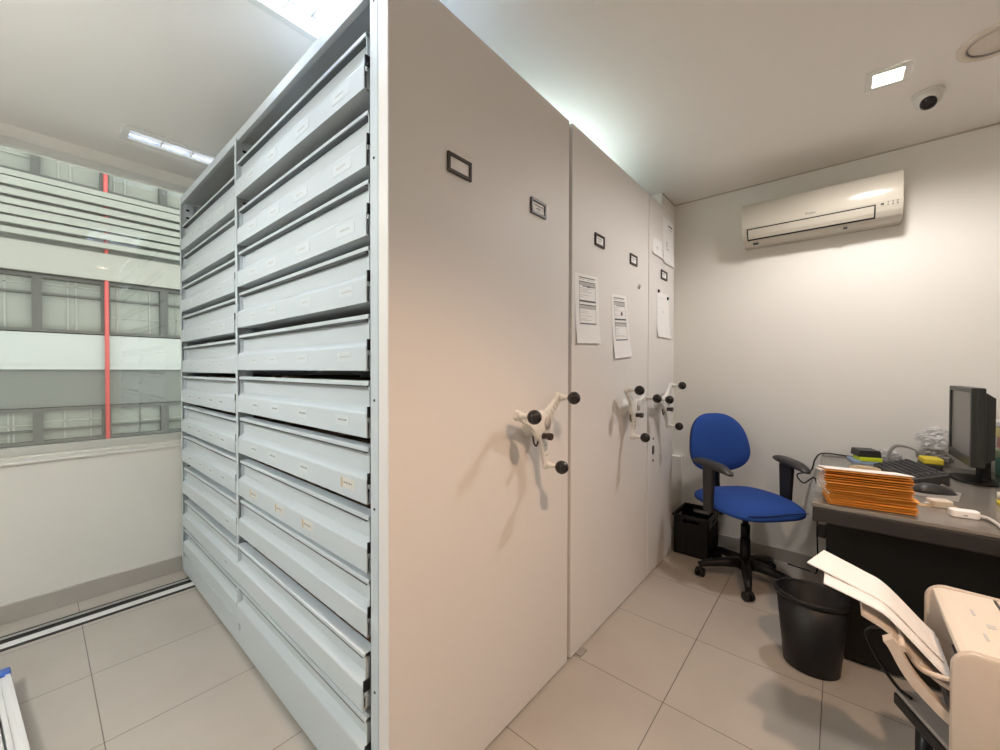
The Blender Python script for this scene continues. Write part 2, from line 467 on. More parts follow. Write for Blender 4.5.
for col, (ya, yb, zz) in enumerate(((1.046, 2.166, zr), (2.206, 3.256, zl))):
    for k, z in enumerate(zz):
        dx = {9: -.014, 10: -.010}.get(k, 0) if col == 0 else random.uniform(-.003, .002)
        if col == 0 and k == 0: dx = -.006
        x = FX+dx
        hgt = z-(zz[k+1] if k < 10 else .132)
        b = MB(); b.use(M['steel'])
        prof = drawer_front_profile(x)
        if hgt-.166 < .022:                             # keep a slot above the next lip
            s = (hgt-.022)/.166
            prof = [(px, pz*s) for px, pz in prof]
        zb = min(p[1] for p in prof)
        prof = [(px, pz+z) for px, pz in prof]
        vs = b.prism(prof, 'y', ya, yb)
        if col == 0 and k == 9:                         # the dented lip of the pulled-out drawer
            ring = [v for v in vs if v.co.z > z-.005]
            for v in ring: pass
        b.use(M['edging']); b.box(x-.0055, x+.013, ya+.012, yb-.012, z-.0185, z-.0132); b.use(M['steel'])  # dark strip just below the lip
        for ye in (ya, yb-.004): b.box(x-.002, x+.030, ye, ye+.004, z+zb, z-.002)
        b.box(x+.006, x+.385, ya+.004, yb-.004, z+zb+.001, z+zb+.005)
        for ye in (ya+.006, yb-.01): b.box(x+.02, x+.385, ye, ye+.004, z+zb+.005, z+zb+.09)
        d = b.build('drawer', None, unit, True)
        b = MB()
        n = 30
        for i in range(n):
            yy = ya+.03+(yb-ya-.08)*i/n
            h2 = random.uniform(.12, .176)
            b.box(x+.045, x+.37, yy, yy+(yb-ya-.08)/n-.002, z+zb+.006, z+zb+min(h2, -zb+.008))
        o = b.build('hanging_folders', M['folder'], d, True); o['kind'] = 'stuff'
        # label stickers on the lower ledge
        spots = []
        if col == 0 and k <= 7: spots = [(y_, 0) for y_ in labR]
        if col == 0 and k == 7: spots = [(1.95, 1), (1.70, 1), (1.44, 1)]
        if col == 0 and k == 6: spots[3] = (1.165, 1)
        if col == 1 and k <= 5: spots = [(y_, 0) for y_ in labL]
        if col == 1 and k in (6, 7): spots = [(y_, 0) for y_ in labL]
        if col == 1 and k in (8, 9): spots = [(2.34, 0)]
        lz = z+zb*.745
        for y_, fl in spots:
            y_ += random.uniform(-.02, .02)
            w, hh = (.085, .030) if k > 2 else (.11, .036)
            b = MB(); b.use(M['sticker2'] if fl else M['sticker'])
            xs_ = x-.012
            b.box(xs_-.0009, xs_, y_-w/2, y_+w/2, lz-hh/2, lz+hh/2)
            b.use(M['inkl'] if k < 5 else M['inkm'])
            yy = y_+w*.30
            for q in range(5):
                ww = random.uniform(.006, .012)
                if q == 2: ww = .004
                b.box(xs_-.0013, xs_-.0008, yy-ww, yy, lz-.002, lz+.0035); yy -= ww+.003
            if fl:
                b.use(M['tape']); b.box(xs_-.0014, xs_-.0008, y_+w/2-.012, y_+w/2, lz-hh/2, lz+hh/2)
            b.build('label_sticker', None, d, True)
        # black spring latch on the drawer's near end
        b = MB(); b.use(M['blackp'])
        yl = ya-.006
        b.box(x-.013, x+.006, yl-.0035, yl+.0025, z-.106, z-.074, .001); b.use(M['chrome']); b.box(x-.011, x+.004, yl-.002, yl+.002, z-.120, z-.106, .0005)
        b.build('latch', None, d, True)

def end_panel(parent, x0, x1, z1, th=.05):
    b = MB(); b.box(x0, x1, PY, PY+th, .006, z1, .004)
    return b.build('end_panel', M['panel'], parent, True)
ep1 = end_panel(unit, .631, UX1, 2.479)
b = MB(); b.box(.665, 1.55, PY+.012, PY+.06, 0, .03); b.build('plinth', M['blackp'], unit, True)

def label_frame(parent, x, z, text=True, w=.105, h_=.062):
    b = MB(); t = .011
    b.use(M['frame'])
    y0, y1 = PY-.008, PY
    b.box(x-w/2, x+w/2, y0, y1, z+h_/2-t, z+h_/2, .0015); b.box(x-w/2, x+w/2, y0, y1, z-h_/2, z-h_/2+t, .0015)
    b.box(x-w/2, x-w/2+t, y0, y1, z-h_/2+t, z+h_/2-t, .0015); b.box(x+w/2-t, x+w/2, y0, y1, z-h_/2+t, z+h_/2-t, .0015)
    b.use(M['paper']); b.box(x-w/2+t, x+w/2-t, PY-.003, PY-.001, z-h_/2+t, z+h_/2-t)
    if text:
        b.use(M['ink'])
        for r in range(2):
            q = x-w*.26+r*.012
            while q < x+w*.24:
                l = random.uniform(.004, .010); b.box(q, q+l, PY-.0036, PY-.0029, z+.007-r*.012, z+.0105-r*.012); q += l+.003
                if r and q > x+w*.1: break
    return b.build('label_frame', None, parent, True)
label_frame(ep1, .896, 2.004, False); label_frame(ep1, 1.337, 2.007)

unit2 = empty('mobile_shelving_unit', (2.09, 2.1, 0), 0, 'middle mobile shelving unit whose pale end panel carries two posted forms', 'shelving unit', 'mobile shelving units')
unit3 = empty('mobile_shelving_unit', (2.83, 2.1, 0), 0, 'narrow last mobile shelving unit with pale end panel beside the air conditioned wall', 'shelving unit', 'mobile shelving units')
def body(u, x0, x1):
    b = MB(); b.box(x0+.02, x1-.02, .995, 3.28, .018, .1, .003); b.build('base', M['steel'], u, True)
    b = MB(); b.box(x0+.012, x1-.012, .99, 3.285, 2.445, 2.472, .002); b.build('top_shelf', M['steel'], u, True)
    for xx in (x0+.012, x1-.045):
        for yy in (1.0, 2.17, 3.25):
            b = MB(); b.box(xx, xx+.033, yy, yy+.033, .1, 2.445, .002); b.build('post', M['steel'], u, True)
    b = MB()
    for k in range(10):
        b.box(x0+.02, x1-.02, .995, 3.28, .30+.2*k, .32+.2*k)
    b.box((x0+x1)/2-.005, (x0+x1)/2+.005, .995, 3.28, .1, 2.445)
    b.build('shelves', M['steel_in'], u, True)
body(unit2, 1.612, 2.574); body(unit3, 2.584, 3.078)
ep2 = end_panel(unit2, 1.612, 2.574, 2.484); ep3 = end_panel(unit3, 2.584, 3.078, 2.487)
b = MB(); b.box(1.65, 2.55, PY+.012, PY+.06, 0, .03); b.use(M['dgrey'])
b.build('plinth', M['blackp'], unit2, True)
b = MB(); b.box(2.62, 3.05, PY+.012, PY+.06, 0, .03); b.build('plinth', M['blackp'], unit3, True)
label_frame(ep2, 1.881, 2.010); label_frame(ep2, 2.320, 2.006); label_frame(ep3, 2.860, 2.013, w=.12)
b = MB(); b.box(1.66, 1.72, PY-.03, PY+.02, .001, .006, .001); b.build('floor_stop', M['greyp'], unit2, True)
# lock escutcheon on third panel
b = MB(); b.prism(rounded_rect(2.66, 2.69, .79, .85, .014), 'y', PY-.004, PY); b.cyl((2.675, PY-.004, .895), (2.675, PY, .895), .007); b.cyl((2.675, PY-.004, .75), (2.675, PY, .75), .007)
b.build('lock_plate', M['dgrey'], ep3, True)

# three-armed hand wheels
def arm_poly(ang, r):
    P = []
    for t, w in ((.0, .050), (.25, .036), (.5, .021), (.8, .017), (1.0, .020)):
        P.append((t*r, w))
    P.append((r*1.06, .012))
    pts = P+[(x, -w) for x, w in reversed(P)]
    c, s = math.cos(ang), math.sin(ang)
    return [(x*c-w*s, x*s+w*c) for x, w in pts]
def wheel(unit_, cx, cz, a0, R=.165):
    hw = MB(); hw.use(M['whitep'])
    yb = PY-.055
    O = Matrix.Translation((cx, 0, cz))
    hw.lathe([(0, 0), (.052, 0), (.048, .004), (.022, .02), (.020, .055), (0, .055)], 28, Matrix.Translation((cx, PY, cz)) @ Matrix.Rotation(PI/2, 4, 'X'))
    hw.lathe([(0, 0), (.058, 0), (.062, .004), (.058, .016), (.045, .022), (0, .024)], 28, Matrix.Translation((cx, yb+.008, cz)) @ Matrix.Rotation(PI/2, 4, 'X'))
    knobs = []
    for i in range(3):
        a = a0+i*2*PI/3
        hw.use(M['whitep'])
        hw.prism(arm_poly(a, R), 'y', yb-.012, yb+.006, O, bev=.003)
        ca, sa = math.cos(a), math.sin(a)
        hw.lathe([(0, 0), (.017, 0), (.012, .012), (.008, .03), (.008, .052), (0, .052)], 16, Matrix.Translation((cx+R*.97*ca, yb-.010, cz+R*.97*sa)) @ Matrix.Rotation(PI/2, 4, 'X'))
        hw.use(M['inkl'])                                # slots stamped along the arm
        for t in (.48, .60, .72):
            c2 = Matrix.Translation((cx+R*t*ca, yb-.0125, cz+R*t*sa)) @ Matrix.Rotation(-a, 4, 'Y')
            hw.box(-.0022, .0022, -.0006, .0006, -.011, .011, 0, c2)
        knobs.append((cx+R*.97*ca, yb-.076, cz+R*.97*sa))
    w = hw.build('hand_wheel', None, unit_, True)
    for k in knobs:
        b = MB(); b.sphere(k, .0262, (1, 1, 1), 24); b.build('knob', M['blackg'], w, True)
    b = MB(); b.lathe([(0, 0), (.024, 0), (.024, .003), (0, .003)], 24, Matrix.Translation((cx+.022, yb-.0155, cz+.012)) @ Matrix.Rotation(PI/2, 4, 'X'), sx=.85, sy=1.15)
    b.box(cx+.008, cx+.036, yb-.0195, yb-.0185, cz+.010, cz+.014)
    b.build('badge', M['inkl'], w, True)
    b = MB(); b.cyl((cx-.004, yb-.01, cz-.038), (cx-.004, yb-.05, cz-.038), .012, 16); b.cyl((cx-.004, yb-.036, cz-.038), (cx-.004, yb-.052, cz-.038), .014, 16)
    b.build('release_button', M['frame'], w, True)
    b = MB(); b.tube(bezier([(cx-.05, yb+.004, cz-.02), (cx-.045, yb+.002, cz-.06), (cx-.03, yb, cz-.075), (cx-.016, yb, cz-.05)]), .0035, 8)
    b.build('lever', M['frame'], w, True)
    return w
wheel(unit, 1.286, 1.133, math.radians(41))
wheel(unit2, 2.215, 1.136, math.radians(18))
wheel(unit3, 2.745, 1.130, math.radians(47))

# posted sheets
def sheet(name, corners, label, cat, printed, mag=0, group=None):
    """corners: TL TR BR BL as (x,z) on the panel plane; slightly curled sheet"""
    TL, TR, BR, BL = [Vector((c[0], c[1])) for c in corners]
    bm_ = MB(); bm_.use(M['paper'])
    def at(u, v, off): 
        p = TL.lerp(TR, u).lerp(BL.lerp(BR, u), v)
        curl = .0015+.010*max(0, v-.55)**2*4+.004*max(0, u-.7)
        return (p.x, PY-curl-off, p.y)
    n = 8; G = [[bm_.bm.verts.new(at(i/n, j/n, 0)) for i in range(n+1)] for j in range(n+1)]
    vs = [v for r in G for v in r]
    for j in range(n):
        for i in range(n): bm_.bm.faces.new((G[j][i], G[j][i+1], G[j+1][i+1], G[j+1][i]))
    bm_._fin(vs)
    def bar(u0, u1, v0, v1, m):
        bm_.use(m)
        q = [bm_.bm.verts.new(at(u, v, .0006)) for u, v in ((u0, v0), (u1, v0), (u1, v1), (u0, v1))]
        bm_.bm.faces.new(q); bm_._fin(q)
    for p in printed: bar(*p[:4], M[p[4]])
    sol = bm_.build(name, None)
    md = sol.modifiers.new('thick', 'SOLIDIFY'); md.thickness = .0004; md.offset = 1
    ctr = sum(( (c[0]+0) for c in corners), 0)/4
    tag(sol, label, cat, group)
    return sol
def form_print():
    P = [(.16, .86, .045, .058, 'ink'), (.16, .40, .07, .08, 'inkl'), (.5, .8, .072, .08, 'inkl'), (.16, .86, .105, .118, 'ink'), (.16, .86, .122, .165, 'inkl'), (.3, .84, .168, .178, 'ink')]
    P += [(.16, .165, .10, .72, 'ink'), (.855, .86, .10, .72, 'ink')]
    for v in (.20, .225, .25, .30, .325): P.append((.18, .30+random.random()*.5, v, v+.006, 'inkl'))
    P += [(.16, .86, .375, .40, 'ink'), (.16, .86, .435, .45, 'ink'), (.16, .86, .455, .50, 'inkl')]
    for v in (.53, .555, .60, .64, .66): P.append((.18, .30+random.random()*.5, v, v+.006, 'inkl'))
    P.append((.16, .86, .705, .722, 'ink'))
    return P
sheet('posted_form', [(1.634, 1.806), (1.866, 1.822), (1.886, 1.488), (1.650, 1.476)], 'larger printed form taped on the middle panel by its left edge', 'paper', form_print()+[(.50, .62, .135, .185, 'ink')], group='notices on the end panels')
sheet('posted_form', [(2.020, 1.762), (2.214, 1.776), (2.294, 1.432), (2.060, 1.414)], 'smaller printed form with a black mark, right of the larger form', 'paper', form_print()+[(.56, .68, .27, .32, 'ink')], group='notices on the end panels')
sheet('posted_sheet', [(2.728, 1.880), (2.955, 1.890), (3.005, 1.580), (2.735, 1.578)], 'blank looking white sheet under two black magnets on the last panel', 'paper', [(.5, .56, .4, .43, 'inkl'), (.2, .7, .12, .125, 'inkl')], group='notices on the end panels')
sheet('posted_sheet', [(2.640, 2.228), (2.815, 2.236), (2.822, 2.118), (2.645, 2.118)], 'small white slip high on the last panel, left of the tall notice', 'paper', [(.4, .6, .45, .5, 'inkl'), (.45, .55, .55, .6, 'inkl')], group='notices on the end panels')
sheet('posted_sheet', [(2.842, 2.420), (3.066, 2.425), (3.066, 2.105), (2.842, 2.100)], 'tall white notice high at the right edge of the last panel', 'paper', [(.45, .85, .12, .15, 'ink'), (.5, .8, .2, .22, 'inkl'), (.3, .4, .5, .62, 'inkl'), (.3, .5, .65, .68, 'inkl')], group='notices on the end panels')
def magnet(x, z, label, m, r=.012):
    b = MB(); b.lathe([(0, 0), (r, 0), (r, .006), (r*.7, .009), (0, .0095)], 18, Matrix.Translation((0, 0, 0)) @ Matrix.Rotation(PI/2, 4, 'X'))
    o = b.build('round_magnet', m); o.location = (x, PY-.0008, z); tag(o, label, 'magnet', 'magnets on the end panels')
magnet(2.755, 1.888, 'black magnet above the left corner of the blank sheet on the last panel', M['blackp'])
magnet(2.94, 1.862, 'black magnet above the right corner of the blank sheet on the last panel', M['blackp'])
magnet(2.410, 1.862, 'small chrome round magnet below the right label frame of the middle panel', M['chrome'], .014)

# floor track for the carriages
tr = MB()
tr.use(M['alumw']); tr.box(X0+.1, 3.10, 3.050, 3.098, -.01, .007, .002)
tr.use(M['blackp']); tr.box(X0+.1, 3.10, 3.028, 3.050, -.01, .003); tr.box(X0+.1, 3.10, 3.098, 3.150, -.01, .003); tr.box(X0+.1, 3.10, 3.172, 3.19, -.01, .004)
tr.use(M['alum']); tr.box(X0+.1, 3.10, 3.150, 3.172, -.01, .005)
tag(tr.build('floor_track', None), 'aluminium floor rail with black grooves running under the shelving by the window wall', 'floor rail')

# ------------------------------------------------------------------ ceiling lamps
def troffer(h, nx, ny, label, tube_m, ntube):
    x0, x1, y0, y1 = h
    r = empty('ceiling_light', ((x0+x1)/2, (y0+y1)/2, CZ), 0, label, 'ceiling light', 'recessed louvred ceiling lights')
    b = MB(); t = .022
    b.box(x0-.012, x1+.012, y0-.012, y0+t, CZ-.008, CZ+.004); b.box(x0-.012, x1+.012, y1-t, y1+.012, CZ-.008, CZ+.004)
    b.box(x0-.012, x0+t, y0+t, y1-t, CZ-.008, CZ+.004); b.box(x1-t, x1+.012, y0+t, y1-t, CZ-.008, CZ+.004)
    b.build('trim_frame', M['whitep'], r, True)
    b = MB(); e = .002
    b.box(x0+e, x1-e, y0+e, y1-e, CZ+.092, CZ+.096)
    b.box(x0+e, x1-e, y0+e, y0+.006, CZ+.004, CZ+.092); b.box(x0+e, x1-e, y1-.006, y1-e, CZ+.004, CZ+.092)
    b.box(x0+e, x0+.006, y0+.006, y1-.006, CZ+.004, CZ+.092); b.box(x1-.006, x1-e, y0+.006, y1-.006, CZ+.004, CZ+.092)
    b.build('reflector_housing', M['reflector'], r, True)
    b = MB(); b.use(M['whitep'])
    for i in range(1, nx):
        x = x0+t+(x1-x0-2*t)*i/nx; b.prism([(x-.007, CZ+.055), (x-.003, CZ+.002), (x+.003, CZ+.002), (x+.007, CZ+.055)], 'y', y0+.008, y1-.008)
    for j in range(1, ny):
        y = y0+t+(y1-y0-2*t)*j/ny; b.prism([(y-.008, CZ+.055), (y-.003, CZ+.001), (y+.003, CZ+.001), (y+.008, CZ+.055)], 'x', x0+.008, x1-.008)
    b.build('louvre', None, r, True)
    for j in range(ntube):
        y = y0+(y1-y0)*(j+.5)/ntube
        b = MB(); b.cyl((x0+.02, y, CZ+.070), (x1-.02, y, CZ+.070), .013, 12); b.build('tube', tube_m, r, True)
troffer(holes[0], 4, 2, 'narrow louvred ceiling light near the window wall', M['tube_dim'], 2)
troffer(holes[1], 7, 8, 'brightly lit square louvred ceiling light in front of the drawers', M['tube'], 4)
troffer(holes[2], 4, 4, 'louvred ceiling light above the middle shelving unit', M['tube_green'], 4)
hb = empty('hanging_batten_lamp', (-1.05, 1.7, 2.3), 0, 'white twin tube batten lamp hanging left of the drawers', 'hanging lamp')  # added lamp outside the view, there to brighten the left ceiling
b = MB(); b.box(-1.09, -1.01, 1.05, 2.35, 2.315, 2.36, .006); b.build('batten', M['whitep'], hb, True)
for xx in (-1.10, -1.00):
    b = MB(); b.cyl((xx, 1.08, 2.305), (xx, 2.32, 2.305), .013, 12); b.build('tube', M['tube_rear'], hb, True)
for yy in (1.25, 2.15):
    b = MB(); b.cyl((-1.05, yy, 2.358), (-1.05, yy, CZ+.0), .003, 8); b.build('suspension_wire', M['chrome'], hb, True)
def area(name, x, y, z, sx, sy, power, col, rot=(0, 0, 0)):
    l = bpy.data.lights.new(name, 'AREA'); l.shape = 'RECTANGLE'; l.size = sx; l.size_y = sy; l.energy = power; l.color = col
    o = bpy.data.objects.new(name, l); C.objects.link(o); o.location = (x, y, z); o.rotation_euler = rot; return o
def spot(name, x, y, z, power, col, size=150, rad=.04, blend=.6):
    l = bpy.data.lights.new(name, 'SPOT'); l.energy = power; l.color = col; l.spot_size = math.radians(size); l.spot_blend = blend
    l.shadow_soft_size = rad
    o = bpy.data.objects.new(name, l); C.objects.link(o); o.location = (x, y, z); return o
def downlight(x, y, label, m, tilt=0):
    r = empty('downlight', (x, y, CZ), 0, label, 'ceiling light', 'square downlights')
    s = .076; q = .052
    T = Matrix.Translation((x, y, CZ-.006)) @ Matrix.Rotation(tilt, 4, 'X')
    b = MB()
    b.box(-s, s, -s, -q, -.006, .004, .002, T); b.box(-s, s, q, s, -.006, .004, .002, T)
    b.box(-s, -q, -q, q, -.006, .004, .002, T); b.box(q, s, -q, q, -.006, .004, .002, T)
    b.build('square_bezel', M['whitep'], r, True)
    b = MB(); b.lathe([(.056, .012), (.056, .07), (.030, .10), (0, .10)], 28, Matrix.Translation((x, y, CZ)))
    b.build('reflector_cup', M['reflector'], r, True)
    b = MB(); b.lathe([(0, .012), (.044, .014), (.050, .022), (.044, .036), (0, .04)], 28, Matrix.Translation((x, y, CZ-.01)))
    b.build('lamp', m, r, True)
downlight(dl[0][0], dl[0][1], 'lit square downlight in the ceiling beside the dome camera', M['lamp'], math.radians(3))
downlight(dl[1][0], dl[1][1], 'warm square downlight in the ceiling near the camera', M['lampw'])
downlight(dl[2][0], dl[2][1], 'square downlight at the rear of the room', M['lamp'])  # added lamp, out of view, giving fill from behind
spot('downlight_beam', dl[0][0], dl[0][1], CZ-.03, 52, (1, .94, .91), 166, .065)
spot('downlight_beam', dl[1][0], dl[1][1], CZ-.03, 105, (1, .66, .44), 116)
spot('downlight_beam', dl[2][0], dl[2][1], CZ-.03, 16, (1, .84, .74), 165)  # fill beam of the added rear lamp

# round ceiling speaker / vent cap
r = empty('ceiling_speaker', (2.57, -.485, CZ), 0, 'round white flush ceiling cover at the upper right', 'ceiling cover')
b = MB(); b.lathe([(.118, 0), (.118, -.010), (.108, -.014), (.092, -.013), (.090, -.003), (.090, 0)], 48, Matrix.Translation((2.57, -.485, CZ))); b.build('rim', M['cream2'], r, True)
b = MB(); b.lathe([(.0905, 0), (.0905, -.0115), (.087, -.0115), (.087, 0)], 48, Matrix.Translation((2.57, -.485, CZ))); b.build('groove', M['greyp'], r, True)
b = MB(); b.lathe([(0, -.009), (.080, -.008), (.086, -.005), (.086, 0), (0, 0)], 48, Matrix.Translation((2.57, -.485, CZ))); b.build('disc', M['cream2'], r, True)

# dome camera
cx, cy = 2.855, -.318
r = empty('dome_camera', (cx, cy, CZ), 0, 'small white dome security camera with black lens on the ceiling', 'camera')
b = MB(); b.lathe([(0, 0), (.058, 0), (.058, -.010), (.054, -.014), (.050, -.014), (0, -.014)], 32, Matrix.Translation((cx, cy, CZ))); b.build('mount_ring', M['whitep'], r, True)
b = MB(); b.lathe([(.050, -.012), (.051, -.030), (.044, -.050), (.030, -.066), (0, -.072)], 32, Matrix.Translation((cx, cy, CZ))); b.build('shell', M['whitep'], r, True)
d = Vector((-.75, .05, -.66)).normalized(); q = d.to_track_quat('Z', 'Y').to_matrix().to_4x4()
b = MB(); b.lathe([(.030, -.012), (.030, .008), (.024, .014), (.012, .017), (0, .018)], 28, Matrix.Translation(Vector((cx, cy, CZ-.034))+d*.036) @ q); b.build('lens', M['blackg'], r, True)

# ------------------------------------------------------------------ split air conditioner
ay0, ay1 = -.272, .533; az0, az1 = 2.240, 2.514
r = empty('air_conditioner', (XW, (ay0+ay1)/2, az0), 0, 'cream white split air conditioner mounted high on the right wall', 'air conditioner')
prof = [(XW, az1), (XW-.165, az1), (XW-.185, az1-.006), (XW-.200, az1-.03), (XW-.206, az0+.10), (XW-.200, az0+.078),
        (XW-.188, az0+.05), (XW-.165, az0+.022), (XW-.130, az0+.004), (XW-.09, az0), (XW, az0)]
b = MB(); b.prism(prof, 'y', ay0, ay1, bev=.004); b.build('body', M['acwhite'], r, True, 30)
pf = [(XW-.187, az1-.006), (XW-.202, az1-.03), (XW-.2085, az0+.104), (XW-.2075, az0+.101), (XW-.198, az0+.104), (XW-.19, az1-.035)]
b = MB(); b.prism(pf, 'y', ay0+.004, ay1-.004); b.build('front_panel', M['acwhite'], r, True, 30)
# outlet slot with the louvre flap, lower left part
fy0, fy1 = -.155, .50
sl = [(XW-.2069, az0+.092), (XW-.2018, az0+.074), (XW-.1895, az0+.049), (XW-.1665, az0+.020), (XW-.150, az0+.03), (XW-.180, az0+.088)]
b = MB(); b.prism(sl, 'y', fy0, fy1); b.build('outlet_slot', M['blackp'], r, True)
fl = [(XW-.2070, az0+.085), (XW-.2040, az0+.076), (XW-.1912, az0+.0475), (XW-.1760, az0+.0275), (XW-.170, az0+.034), (XW-.186, az0+.056), (XW-.199, az0+.083)]
b = MB(); b.prism(fl, 'y', fy0+.007, fy1-.007); b.build('louvre_flap', M['acwhite'], r, True)
b = MB(); b.use(M['blackp']); b.box(XW-.2068, XW-.2028, -.19, -.176, az0+.084, az0+.092)
b.use(M['ink'])
for i in range(3):
    for j in range(2): b.box(XW-.2066, XW-.202, -.21-.02*i, -.205-.02*i, az0+.078+.014*j, az0+.083+.014*j)
b.build('indicator', None, r, True)
b = MB(); b.box(XW-.15, XW-.13, .44, .47, az0-.006, az0+.006, .002); b.box(XW-.15, XW-.13, -.03, -.01, az0-.003, az0+.006, .002); b.build('catch', M['dgrey'], r, True)
tcu = bpy.data.curves.new('brand_mark', 'FONT'); tcu.body = 'Midea'; tcu.size = .022; tcu.align_x = 'CENTER'; tcu.extrude = .0006
to = bpy.data.objects.new('brand_mark', tcu); C.objects.link(to)
dg = bpy.context.evaluated_depsgraph_get()
me = bpy.data.meshes.new_from_object(to.evaluated_get(dg)); bpy.data.objects.remove(to)
me.materials.append(M['ink'])
ob = bpy.data.objects.new('brand_mark', me); C.objects.link(ob); ob.parent = r
# lettering faces -X, reads towards -Y
ob.matrix_local = Matrix.Translation((-.2079, .02, .112)) @ Matrix(((0, 0, -1, 0), (-1, 0, 0, 0), (0, 1, 0, 0), (0, 0, 0, 1)))

# ------------------------------------------------------------------ blue swivel chair
ch = empty('office_chair', (2.97, .45, 0), math.atan2(-.74, -.67), 'blue fabric swivel office chair with black armrests beside the last shelving panel', 'office chair')
def se(ax, ay, n=3.2, tap=0):
    def f(a):
        c, s = math.cos(a), math.sin(a)
        x = ax*math.copysign(abs(c)**(2/n), c); y = ay*math.copysign(abs(s)**(2/n), s)
        return x, y*(1-tap*(x/ax))
    return f
ZS = .560
b = MB()                                                # seat: x forward
def seat_top(rho, x, y): return ZS-.045*rho**7-.012*(max(0, x)/.24)**3-.006*math.sin(min(1, abs(x)/.24)*PI/2)
b.pad(se(.268, .262, 3.4, -.03), seat_top, lambda rho, x, y: ZS-.068-.012*(max(0, x)/.24)**3+.0*rho, 9, 64)
b.build('seat', M['seat'], ch)
b = MB(); b.pad(se(.261, .254, 3.4, -.03), lambda rho, x, y: ZS-.062-.012*(max(0, x)/.24)**3, lambda rho, x, y: ZS-.090+.018*rho**3-.012*(max(0, x)/.24)**3, 6, 48); b.build('seat_shell', M['blackp'], ch)
b = MB(); b.tube(bezier([(.255, -.19, ZS-.050), (.264, -.05, ZS-.052), (.264, .06, ZS-.046), (.255, .20, ZS-.050)]), .003, 6); b.build('seat_seam', M['blackp'], ch)
# backrest
def bo(a):
    c, s = math.cos(a), math.sin(a)
    n = 2.6; x = .212*math.copysign(abs(c)**(2/n), c); y = .202*math.copysign(abs(s)**(2/n), s)
    return x*(1-.14*(y/.19)), y
BT = Matrix.Translation((-.272, -.032, .845)) @ Matrix.Rotation(math.radians(-9), 4, 'Y') @ Matrix(((0, 0, 1, 0), (1, 0, 0, 0), (0, 1, 0, 0), (0, 0, 0, 1)))
def bendf(x, y, z): return (x, y, z+.9*x*x-.12*y*y*0)
b = MB(); b.pad(bo, lambda rho, x, y: .055-.030*rho**6+.008*math.cos(y/.19*1.4), lambda rho, x, y: .010, 8, 56, BT, bendf)
b.build('backrest', M['seat'], ch)
b = MB(); b.pad(lambda a: tuple(.985*q for q in bo(a)), lambda rho, x, y: .014, lambda rho, x, y: -.016+.014*rho**4, 6, 48, BT, bendf)
b.build('back_shell', M['blackp'], ch)
b = MB(); b.tube(bezier([(-.05, 0, ZS-.095), (-.20, 0, ZS-.105), (-.275, 0, ZS-.05), (-.285, 0, .68), (-.285, 0, .86)]), [.022]*41, 10); b.build('back_support', M['blackp'], ch)
# arms
for s in (1, -1):
    b = MB()
    b.box(-.02, .05, s*.16-.03, s*.16+.03, ZS-.098, ZS-.082, .004)
    b.box(-.015, .045, min(s*.15, s*.272), max(s*.15, s*.272), ZS-.098, ZS-.080, .005)
    pr = [(-.02, ZS-.10), (.052, ZS-.10), (.058, ZS+.02), (.070, ZS+.185), (-.030, ZS+.185), (-.024, ZS+.02)]
    b.prism(pr, 'y', s*.272-.013, s*.272+.013, bev=.006)
    b.build('arm_post', M['dgrey'], ch)
    b = MB()
    outl = se(.150, .044, 2.6)
    ZA = ZS+.198
    def pt(rho, x, y): return ZA+.026-.022*rho**5-.018*(max(0, x)/.13)**2+.010*(max(0, -x)/.13)
    T = Matrix.Translation((.05, s*.272, 0)) @ Matrix.Rotation(s*math.radians(-8), 4, 'Z')
    b.pad(outl, pt, lambda rho, x, y: ZA-.018-.018*(max(0, x)/.13)**2+.012*rho**3+.010*(max(0, -x)/.13), 7, 40, T)
    b.build('armrest', M['dgrey'], ch)
b = MB()
b.box(-.10, .08, -.05, .05, ZS-.125, ZS-.085, .012); b.box(-.03, .12, -.022, .022, ZS-.115, ZS-.09, .008)
b.build('tilt_mechanism', M['blackp'], ch)
b = MB(); b.tube([(0, -.04, ZS-.11), (0, -.13, ZS-.115), (0, -.18, ZS-.12)], [.006, .006, .011], 8); b.build('height_lever', M['blackp'], ch)
b = MB(); b.cyl((0, 0, .09), (0, 0, .27), .031, 20, .029); b.cyl((0, 0, .27), (0, 0, .36), .026, 20); b.cyl((0, 0, .36), (0, 0, ZS-.10), .0175, 20, .022); b.build('gas_column', M['blackp'], ch)
rz = ch.rotation_euler.z
a_first = math.atan2(.395-.45, 2.719-2.97)-rz             # towards the front caster in the photo
b = MB(); b.lathe([(0, .075), (.050, .078), (.054, .10), (.046, .135), (.036, .145), (0, .145)], 24); b.build('base_hub', M['blackp'], ch)
for i in range(5):
    a = a_first+i*2*PI/5; c, s = math.cos(a), math.sin(a)
    b = MB()
    b.tube([(c*.03, s*.03, .112), (c*.12, s*.12, .106), (c*.23, s*.23, .090), (c*.280, s*.280, .074)], [.034, .029, .023, .018], 10)
    leg = b.build('base_leg', M['blackp'], ch)
    b = MB(); k = a+random.uniform(.6, 2.2); t = Vector((-math.sin(k), math.cos(k), 0)); p0 = Vector((c*.270, s*.270, .028))
    for w in (-1, 1): b.cyl(p0+t*w*.006, p0+t*w*.024, .0275, 20)
    b.cyl(p0-t*.006, p0+t*.006, .012, 12); b.cyl(p0+Vector((0, 0, .02)), (c*.270, s*.270, .078), .008, 10)
    b.sphere(p0+Vector((0, 0, .012)), .026, (.8, .8, .95), 14)
    b.build('caster', M['blackp'], leg)

